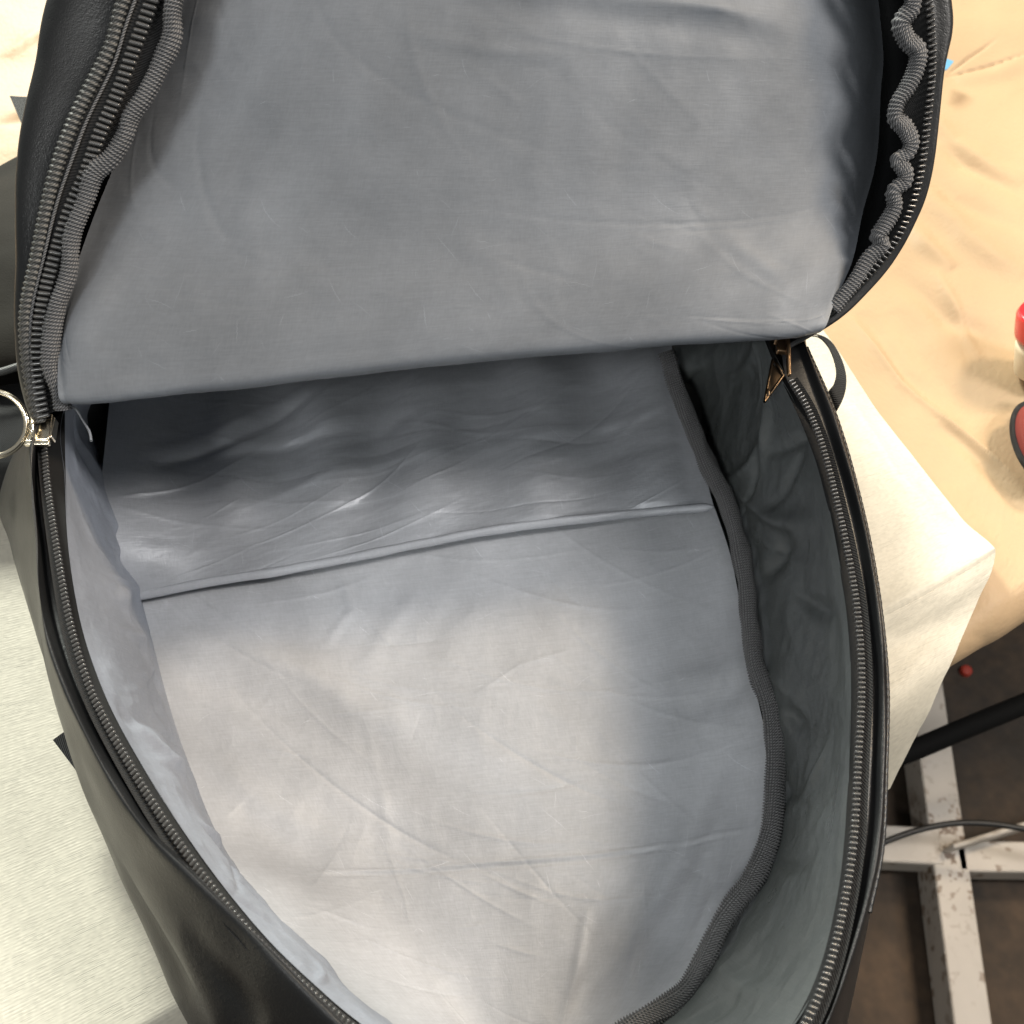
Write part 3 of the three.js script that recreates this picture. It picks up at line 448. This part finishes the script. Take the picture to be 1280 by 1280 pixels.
  const fold = creases([
    [[[-.0253, .242, -.1174], [.0192, .238, -.1199], [.0848, .2299, -.1216], [.129, .2221, -.1204], [.1607, .215, -.118]], 0.004, 0.0045, 1], [[[-.0254, .2369, -.1123], [.0193, .2325, -.1146], [.0852, .2239, -.1158], [.1297, .2164, -.1149]], -0.002, 0.006], [[[-.023, .1983, -.0744], [0, .1889, -.0685], [.0303, .1822, -.0663]], 0.0012, 0.002, 1], [[[-.0165, .1945, -.0716], [.0134, .1823, -.0639], [.0409, .171, -.0568]], -0.0012, 0.003],
    [[[-.1298, .1827, -.0361], [-.11, .1901, -.0464], [-.0992, .2046, -.0624]], 0.0012, 0.006], [[[-.1725, .1494, .0032], [-.1752, .1636, -.0105], [-.1651, .1786, -.0269], [-.1503, .1952, -.0455]], 0.003, 0.009], [[[.1331, .2065, -.0985], [.1256, .1823, -.0733], [.1175, .1595, -.0495]], 0.0012, 0.006],
    [[[.1111, .2231, -.1117], [.0964, .2001, -.0867], [.0882, .1757, -.0613]], -0.001, 0.006], [[[.0979, .2218, -.1084], [.0794, .2034, -.0875], [.0674, .1795, -.062]], 0.001, 0.005], [[[.058, .2285, -.1092], [.046, .2035, -.0826], [.0437, .1767, -.0557]], -0.0012, 0.008], [[[-.097, .2297, -.0876], [-.1086, .2053, -.0616], [-.1238, .18, -.0343]], -0.0014, 0.008], [[[-.0265, .1795, -.0482], [0, .166, -.0387], [.0206, .1502, -.0261]], 0.0008, 0.006],
    [[[-.0502, .2371, -.1018], [-.0127, .2286, -.0989], [.0257, .2242, -.1001]], 0.0008, 0.003], [[[-.0856, .1749, -.0349], [-.0734, .1624, -.0243], [-.0677, .1478, -.0107]], 0.001, 0.006], [[[.0885, .1711, -.0568], [.1106, .1576, -.0467], [.1261, .1443, -.0357]], 0.0012, 0.004],
  ]);
  const fine = pulls(70, 0.3, 0.3, 0.0008, 0.6, 57, 0.0009, 0.002, 0.01, 0.05);
  const lin = mesh('lining', surf(rows, 360, 320, (p, u, v) => smooth(0, 0.05, u) * smooth(1, 0.95, u) * (0.6 * fold(p) + 0.35 * fine(u, v) + 0.0009 * fbm(p.x * 13 + 3, p.y * 13, p.z * 13, 3) + 0.0009 * crumple(p.x, p.y + 0.7, p.z, 15))), M.flapLining, flap);
  lin.userData.label = 'smooth blue grey satin lining of the flap';
  // left edge: ribbed piping, tape, coil, then the wavy bound seam
  const coilL = [[-.1118, .2825, -.1349], [-.1258, .2663, -.1167], [-.1378, .2479, -.0968], [-.1444, .2386, -.0865], [-.1537, .2255, -.0723], [-.1609, .2169, -.0626], [-.1671, .2077, -.0525], [-.1754, .1973, -.0411], [-.1825, .1859, -.0287], [-.19, .172, -.0138], [-.1941, .1588, -.0002], [-.1949, .1482, .0105], [-.1945, .141, .0175]];
  mesh('ribbed_piping', sweep(pipeL.slice(1), { rx: 0.0026, ry: 0.0024, pitch: 0.00235, amp: 0.16, lean: 0.8, up: FLAPN }), M.piping, flap);
  const bandL = [[-.1047, .2831, -.1337], [-.118, .2669, -.1157], [-.1287, .2485, -.0959], [-.1299, .2411, -.0883], [-.1356, .2336, -.0801], [-.1424, .2267, -.0722], [-.1479, .2217, -.0665], [-.1503, .2175, -.0619], [-.1562, .212, -.0557], [-.1631, .2083, -.0509], [-.1674, .202, -.0441], [-.1737, .193, -.0342], [-.1774, .1827, -.0235], [-.1832, .1736, -.0136], [-.187, .1633, -.0028], [-.1885, .1562, .0044], [-.1861, .1495, .0107], [-.1857, .1438, .0163]];
  mesh('zipper_tape', loft([pipeL.slice(1), coilL.map((p) => [p[0], p[1] - 0.001, p[2] - 0.001]), bandL.map((p) => V(p).addScaledVector(V(FLAPN), -0.006))], 16, 260), M.tape, flap);
  mesh('tape_edge', sweep(even(pipeL.slice(1), 40).map((p, i) => p.lerp(even(coilL, 40)[i], 0.42).addScaledVector(V(FLAPN), 0.0006)), { rx: 0.0006, sides: 8, wob: 0.3 }), M.binding, flap);
  mesh('zipper_teeth', coil(coilL, 0.0024, 0.0036, 0.00112, FLAPN, 0.08), M.teeth, flap).userData.kind = 'stuff';
  mesh('seam_binding', sweep(bandL, { rx: 0.0033, ry: 0.0032, pitch: 0.0015, amp: 0.1, lean: 1, up: FLAPN, wob: 0.3 }), M.binding, flap);
  // right edge: coil outside, rippled binding inside
  const coilR = [[.1238, .2837, -.1722], [.1495, .2588, -.1513], [.1692, .233, -.1286], [.1732, .2208, -.1171], [.1748, .2122, -.1088], [.175, .1977, -.0945], [.1744, .1832, -.08], [.1715, .1723, -.0688], [.1651, .1623, -.058], [.1542, .1536, -.0476], [.1402, .1449, -.037]];
  const bandR = [[.1322, .2692, -.1605], [.1531, .2541, -.1486], [.1502, .244, -.1381], [.1635, .2328, -.129], [.1641, .2285, -.1248], [.1603, .2244, -.1202], [.1634, .2199, -.1162], [.1683, .2166, -.1136], [.1681, .2114, -.1084], [.1653, .2067, -.1034], [.1614, .2025, -.0986], [.161, .1985, -.0946], [.1656, .1955, -.0923], [.1693, .1911, -.0886], [.168, .188, -.0853], [.1637, .1865, -.0831], [.1681, .1825, -.0798], [.1682, .1797, -.0771], [.164, .1773, -.074], [.1649, .173, -.0699], [.1608, .1672, -.0635], [.1587, .1645, -.0606], [.1608, .1619, -.0583], [.1559, .1585, -.0542], [.1496, .1517, -.0466], [.1405, .1441, -.0377]];
  mesh('zipper_tape', loft([bandR.map((p) => V(p).addScaledVector(V(FLAPN), -0.007)), coilR.map((p) => V(p).addScaledVector(V(FLAPN), -0.0015)), zipR.slice(1, -2)], 16, 260), M.tape, flap);
  mesh('zipper_teeth', coil(coilR, 0.00235, 0.0022, 0.00095, FLAPN, 0.08), M.teethDark, flap).userData.kind = 'stuff';
  mesh('seam_binding', sweep(bandR, { rx: 0.0034, ry: 0.003, pitch: 0.0015, amp: 0.1, lean: 0.6, up: FLAPN, wob: 0.35 }), M.binding, flap);
}

// ---------- sliders, loops, tabs ----------
{
  // left slider with two turns of a split ring
  const at = V([-.1971, .133, .0201]);
  const parts = [];
  const plate = new RoundedBoxGeometry(0.0075, 0.0012, 0.0105, 3, 0.0006); plate.translate(0, 0.0026, 0); parts.push(plate);
  for (const x of [-0.0038, 0.0038]) { const w = new RoundedBoxGeometry(0.0013, 0.004, 0.0085, 3, 0.0006); w.translate(x, 0.0008, 0); parts.push(w); }
  const arch = new THREE.TorusGeometry(0.0032, 0.0009, 8, 20, Math.PI); arch.rotateY(Math.PI / 2); arch.translate(-0.001, 0.003, 0.001); parts.push(arch);
  const nose = new RoundedBoxGeometry(0.0085, 0.0018, 0.0022, 3, 0.0007); nose.rotateY(-0.1); nose.translate(0, 0.0026, 0.0062); parts.push(nose);
  const g = mergeGeometries(parts.map((p) => (p.index ? p.toNonIndexed() : p))); g.scale(1.25, 1.2, 1.25); g.rotateY(0.1); g.translate(at.x, at.y, at.z);
  const slider = mesh('zipper_slider', g, M.gold, bag); slider.userData.label = 'gold zip slider with a split ring';
  const rc = V([-.2153, .14, .0209]), ringN = new THREE.Matrix4().lookAt(V([0, 0, 0]), V([-0.25, -0.86, -0.45]), V([0, 1, 0])), turns = [];
  for (const [r, o] of [[0.0138, 0], [0.0134, 0.0021]]) { const t = new THREE.TorusGeometry(r, 0.0009, 10, 72); t.translate(0, 0, o); turns.push(t); }
  const ring = mergeGeometries(turns); ring.applyMatrix4(ringN); ring.translate(rc.x, rc.y, rc.z);
  mesh('split_ring', ring, M.gold, slider);
}
{
  // right slider, half under the flap, with a slim pointed pull
  const top = V([.1227, .132, -.0334]), low = V([.1199, .131, -.0083]), d = low.clone().sub(top), L = d.length();
  const parts = [];
  const bar = new RoundedBoxGeometry(0.0018, 0.0022, L, 3, 0.0007); bar.translate(0, 0.003, 0); parts.push(bar);
  const body = new RoundedBoxGeometry(0.0062, 0.003, 0.011, 3, 0.0008); body.translate(-0.0015, 0, -L * 0.3); parts.push(body);
  const arch = new THREE.TorusGeometry(0.0026, 0.0008, 8, 20, Math.PI); arch.rotateY(Math.PI / 2); arch.translate(-0.0055, 0.0022, -L * 0.32); parts.push(arch);
  const g = mergeGeometries(parts.map((p) => (p.index ? p.toNonIndexed() : p))); g.rotateY(Math.atan2(d.x, d.z)); g.translate((top.x + low.x) / 2, (top.y + low.y) / 2, (top.z + low.z) / 2);
  const slider = mesh('zipper_slider', g, M.bronze, bag); slider.userData.label = 'dark bronze zip slider half under the flap';
  const frame = (pts, r) => sweep(pts, { rx: r, sides: 8, seg: 60 });
  const tri = [[.1159, .126, -.0228], [.1202, .126, -.0148], [.1103, .126, -.0008], [.1149, .126, -.0174], [.1167, .126, -.0237]];
  const pull = mergeGeometries([frame([tri[1], [(tri[1][0] + tri[2][0]) / 2, 0.126, (tri[1][2] + tri[2][2]) / 2], tri[2]], 0.0007), frame([tri[4], tri[3], tri[2]], 0.0007), frame([tri[4], [(tri[4][0] + tri[1][0]) / 2, 0.127, (tri[4][2] + tri[1][2]) / 2], tri[1]], 0.0006)]);
  const pt = mesh('pull_tab', pull, M.dark, slider);
  const drop = new THREE.SphereGeometry(0.0016, 14, 10), dp = V([.1123, .126, -.0055]); drop.scale(0.8, 0.8, 1.5); drop.translate(dp.x, dp.y, dp.z);
  const plate = surf([[tri[0], tri[1]], [[tri[2][0] - 0.0003, 0.1258, tri[2][2]], [tri[2][0] + 0.0003, 0.1258, tri[2][2]]]], 8, 8), under = plate.clone(); under.translate(0, -0.0009, 0);
  pt.geometry = mergeGeometries([pull, drop, plate, under]);
}
{
  // strap loop on the right, strap tabs on the left
  const strip = (a, b, mat, name, disp) => mesh(name, loft([a, b], 10, 80, disp), mat, bag);
  const outer = [[.1515, .05, -.1006], ...[[.1663, .05, -.1023], [.1736, .05, -.0984], [.178, .05, -.0873], [.1791, .05, -.0732], [.1766, .05, -.0625], [.1705, .05, -.0511]], ...[[.1698, .03, -.0559], [.1491, .03, -.048]]], inr = [[.1513, .05, -.0989], ...[[.167, .05, -.1012], [.1715, .05, -.0961], [.174, .05, -.0867], [.174, .05, -.0758], [.1715, .05, -.0678], [.1687, .05, -.0641]], ...[[.166, .03, -.0655], [.1505, .03, -.0585]]];
  const lp = loft([inr, outer], 10, 80), back = lp.clone(); back.translate(0.0004, -0.0016, 0);
  mesh('strap_loop', mergeGeometries([lp, back]), M.webbing, bag).userData.label = 'black webbing loop on the right side';
  const box = (name, pts, h) => { const q = pts.map(V), t = surf([[q[0], q[1]], [q[3], q[2]]], 20, 20, (p) => 0.001 * fbm(p.x * 50, p.y * 50, p.z * 50, 2)), b = t.clone(); b.translate(0, -h, 0); return mesh(name, mergeGeometries([t, b]), M.webbing, bag); };
  box('webbing_tab', [[-.2082, .035, .1217], [-.2028, .035, .1168], [-.1814, .035, .1399], [-.1907, .035, .1399]], 0.0016).userData.label = 'black webbing end at the lower left side';
  box('strap_end', [[-.3171, .06, -.2864], [-.2875, .06, -.2849], [-.2749, .06, -.2283], [-.3006, .06, -.2552]], 0.002).userData.label = 'grey strap end at the upper left edge';
  const sh = [[[-.3769, .004, -.1026], [-.3314, .004, -.1085], [-.2994, .004, -.1133], [-.277, .004, -.1193], [-.2546, .004, -.1265]], [[-.3461, .035, -.0576], [-.3036, .035, -.0603], [-.2715, .035, -.064], [-.2533, .035, -.0683], [-.2326, .035, -.0737]], [[-.3365, .035, -.0268], [-.2951, .035, -.0293], [-.2654, .035, -.0319], [-.2463, .035, -.0369], [-.2261, .035, -.042]], [[-.3382, .02, -.0064], [-.297, .02, -.0103], [-.2694, .02, -.0152], [-.2526, .02, -.0202], [-.2282, .02, -.0262]], [[-.3481, .003, -.0086], [-.3053, .003, -.0111], [-.2757, .003, -.0152], [-.2594, .003, -.0202], [-.2343, .003, -.0264]]];
  mesh('side_pocket', loft(sh, 50, 50, (p) => -0.003 * fbm(p.x * 18, p.y * 18, p.z * 18, 3)), M.webbing, bag).userData.label = 'black side pocket below the shoulder strap';
  // padded strap lying on the sheet at the left
  const st = [
    [...[[-.408, .02, -.2301], [-.3613, .02, -.2459]], ...[[-.3165, .03, -.2702], [-.2813, .03, -.3009], [-.2377, .03, -.3249]]], [...[[-.3781, .045, -.1774], [-.3326, .045, -.1839]], ...[[-.2957, .05, -.1972], [-.2572, .05, -.2188], [-.2171, .05, -.2397]]], [...[[-.3586, .05, -.1236], [-.3154, .05, -.1295]], ...[[-.2776, .055, -.1309], [-.2397, .055, -.1428], [-.2001, .055, -.1489]]], [...[[-.3468, .045, -.077], [-.3046, .045, -.0814]], ...[[-.2614, .05, -.084], [-.2317, .05, -.095], [-.1933, .05, -.1006]]], [...[[-.361, .02, -.0793], [-.3174, .02, -.0849]], ...[[-.2655, .02, -.0962], [-.245, .02, -.1078], [-.2044, .02, -.1136]]],
  ];
  mesh('shoulder_strap', loft(st.map((r) => r), 60, 60, (p) => -0.003 * fbm(p.x * 20, p.y * 20, p.z * 20, 3)), M.strap, bag).userData.label = 'padded dark shoulder strap at the left edge';
  mesh('strap_welt', sweep([...[[-.2997, .05, -.0721], [-.275, .05, -.0758], [-.2671, .05, -.0791], [-.2577, .05, -.0829], [-.2392, .05, -.0895]]], { rx: 0.0022, sides: 8 }), M.piping, bag);
  mesh('loose_thread', sweep([...[[-.1877, .138, .0109], [-.1844, .138, .0109]], ...[[-.183, .13, .0122], [-.179, .13, .018], [-.1774, .13, .0225]]], { rx: 0.00055, sides: 6, wob: 0.4 }), M.thread, bag).userData.label = 'loose grey thread hanging from the flap corner';
}

// ---------- around the table ----------
{
  const t = thing('metal_frame', 'white painted metal floor frame of crossing square tubes, chipped at the joint', 'frame', [0.48, -0.76, 0.05]);
  const tube = (name, a, b, w, h, yTop, joint = 0.2) => {
    const A = V(a), B = V(b), L = A.distanceTo(B), g = new RoundedBoxGeometry(w, h, L, 3, 0.003), uv = g.attributes.uv, p = g.attributes.position;
    for (let i = 0; i < p.count; i++) uv.setXY(i, p.getX(i) + p.getY(i) + (name === 'post' ? 0.07 : 0.22), p.getZ(i) - joint);
    g.rotateY(Math.atan2(B.x - A.x, B.z - A.z)); g.translate((A.x + B.x) / 2 - 0.48, yTop - h / 2 + 0.76, (A.z + B.z) / 2 - 0.05);
    return mesh(name, g, M.paint, t);
  };
  tube('post', [.5116, -.7, -.2592], [.4723, -.7, .2917], 0.04, 0.055, -0.7, -V([.4892, -.7, .0216]).distanceTo(V([.4896, -.7, .0491])) * 0);
  tube('crossbar', [.2355, -.7, .0005], [.4839, -.7, .0129], 0.041, 0.045, -0.6985);
  tube('crossbar', [.4987, -.7, .0233], [.6991, -.7, .0251], 0.034, 0.045, -0.7);
  tube('brace', [.4853, -.69, .0185], [.7153, -.69, -.0456], 0.006, 0.042, -0.672);
}
tag(mesh('black_pole', sweep([...[[.2943, -.45, .0043], [.3608, -.45, -.0166], [.4217, -.45, -.0403], [.4927, -.45, -.0678], [.592, -.45, -.1068]]], { rx: 0.0098, sides: 18 }), phys({ color: rgb(0.003, 0.003, 0.003), roughness: 0.8, specularIntensity: 0.3 })), 'black pole crossing below the table edge, above the white frame', 'pole');
tag(mesh('cable', sweep([...[[.3302, -.61, .0512], [.3899, -.61, .0271], [.4282, -.61, .0148], [.4674, -.61, .0082], [.5051, -.61, .009], [.5415, -.61, .0148], [.6168, -.61, .0303]]], { rx: 0.0032, sides: 14 }), std({ color: rgb(0.008, 0.008, 0.008), roughness: 0.5 })), 'thin black cable arching over the white frame', 'cable');
{
  const p = [.5841, -.755, -.2187], g = new THREE.LatheGeometry([[0, 0.008], [0.004, 0.0085], [0.0068, 0.007], [0.0075, 0.004], [0.0075, 0]].map(([x, y]) => new THREE.Vector2(x, y)), 28);
  const c = mesh('bottle_cap', g, std({ color: rgb(0.32, 0.03, 0.015), roughness: 0.6 })); c.position.set(p[0], -0.76, p[2]);
  tag(c, 'small dull red cap lying on the dark floor', 'cap');
}
{
  const q = [[.3191, -.004, -.4135], [.3285, -.004, -.4071], [.322, -.004, -.3988], [.3114, -.004, -.3934]], g = surf([[q[0], q[1]], [q[3], q[2]]], 10, 10, (p) => 0.0015 * fbm(p.x * 60, 1, p.z * 60, 2)), b = g.clone(); b.translate(0, -0.0008, 0);
  tag(mesh('blue_tag', mergeGeometries([g, b]), std({ color: rgb(0.1, 0.3, 0.5), roughness: 0.6 })), 'small blue cloth tag at the sheet seam beside the flap', 'tag');
}
{
  // red capped bottle lying at the right edge of the sheet
  const p = [.3264, .02, -.1232], t = thing('red_capped_bottle', 'small cream bottle with a bright red cap at the right edge of the cream sheet', 'bottle', [p[0], -0.014, p[2]]);
  const lathe = (pts) => { const g = new THREE.LatheGeometry(pts.map(([x, y]) => new THREE.Vector2(x, y)), 40); return g; };
  const place = (g) => { g.rotateX(-0.35); g.rotateZ(0.25); g.translate(0, 0.002, 0); return g; };
  mesh('body', place(lathe([[0, 0], [0.014, 0], [0.0175, 0.003], [0.018, 0.02], [0.0172, 0.027], [0, 0.027]])), std({ color: rgb(0.72, 0.62, 0.45), roughness: 0.5 }), t);
  mesh('cap', place(lathe([[0, 0.0275], [0.0186, 0.0275], [0.019, 0.03], [0.0188, 0.042], [0.0165, 0.0455], [0, 0.046]])), phys({ color: rgb(0.62, 0.015, 0.02), roughness: 0.25, clearcoat: 0.7 }), t);
  const n = place(lathe([[0, 0], [0.004, 0], [0.0045, 0.002], [0.004, 0.012], [0, 0.013]])); n.rotateX(1.2); n.translate(-0.012, 0.012, 0.02);
  mesh('nozzle', n, std({ color: rgb(0.03, 0.028, 0.022), roughness: 0.5 }), t);
}
{
  const p = [.3047, 0, -.0645], t = thing('maroon_pouch', 'dark red rounded pouch with black trim at the right edge, nearer than the red cap', 'pouch', [p[0], -0.014, p[2]]);
  const g = new THREE.SphereGeometry(0.02, 40, 24); g.scale(0.75, 0.6, 1.35); g.translate(0, 0.012, 0); mesh('body', g, std({ color: rgb(0.28, 0.03, 0.02), roughness: 0.55, bumpMap: grainBump, bumpScale: 0.0004 }), t);
  const r = new THREE.TorusGeometry(0.02, 0.0022, 10, 60); r.rotateX(Math.PI / 2); r.scale(0.76, 1, 1.36); r.translate(0, 0.012, 0); mesh('trim', r, M.webbing, t);
}
renderer.render(scene, camera);
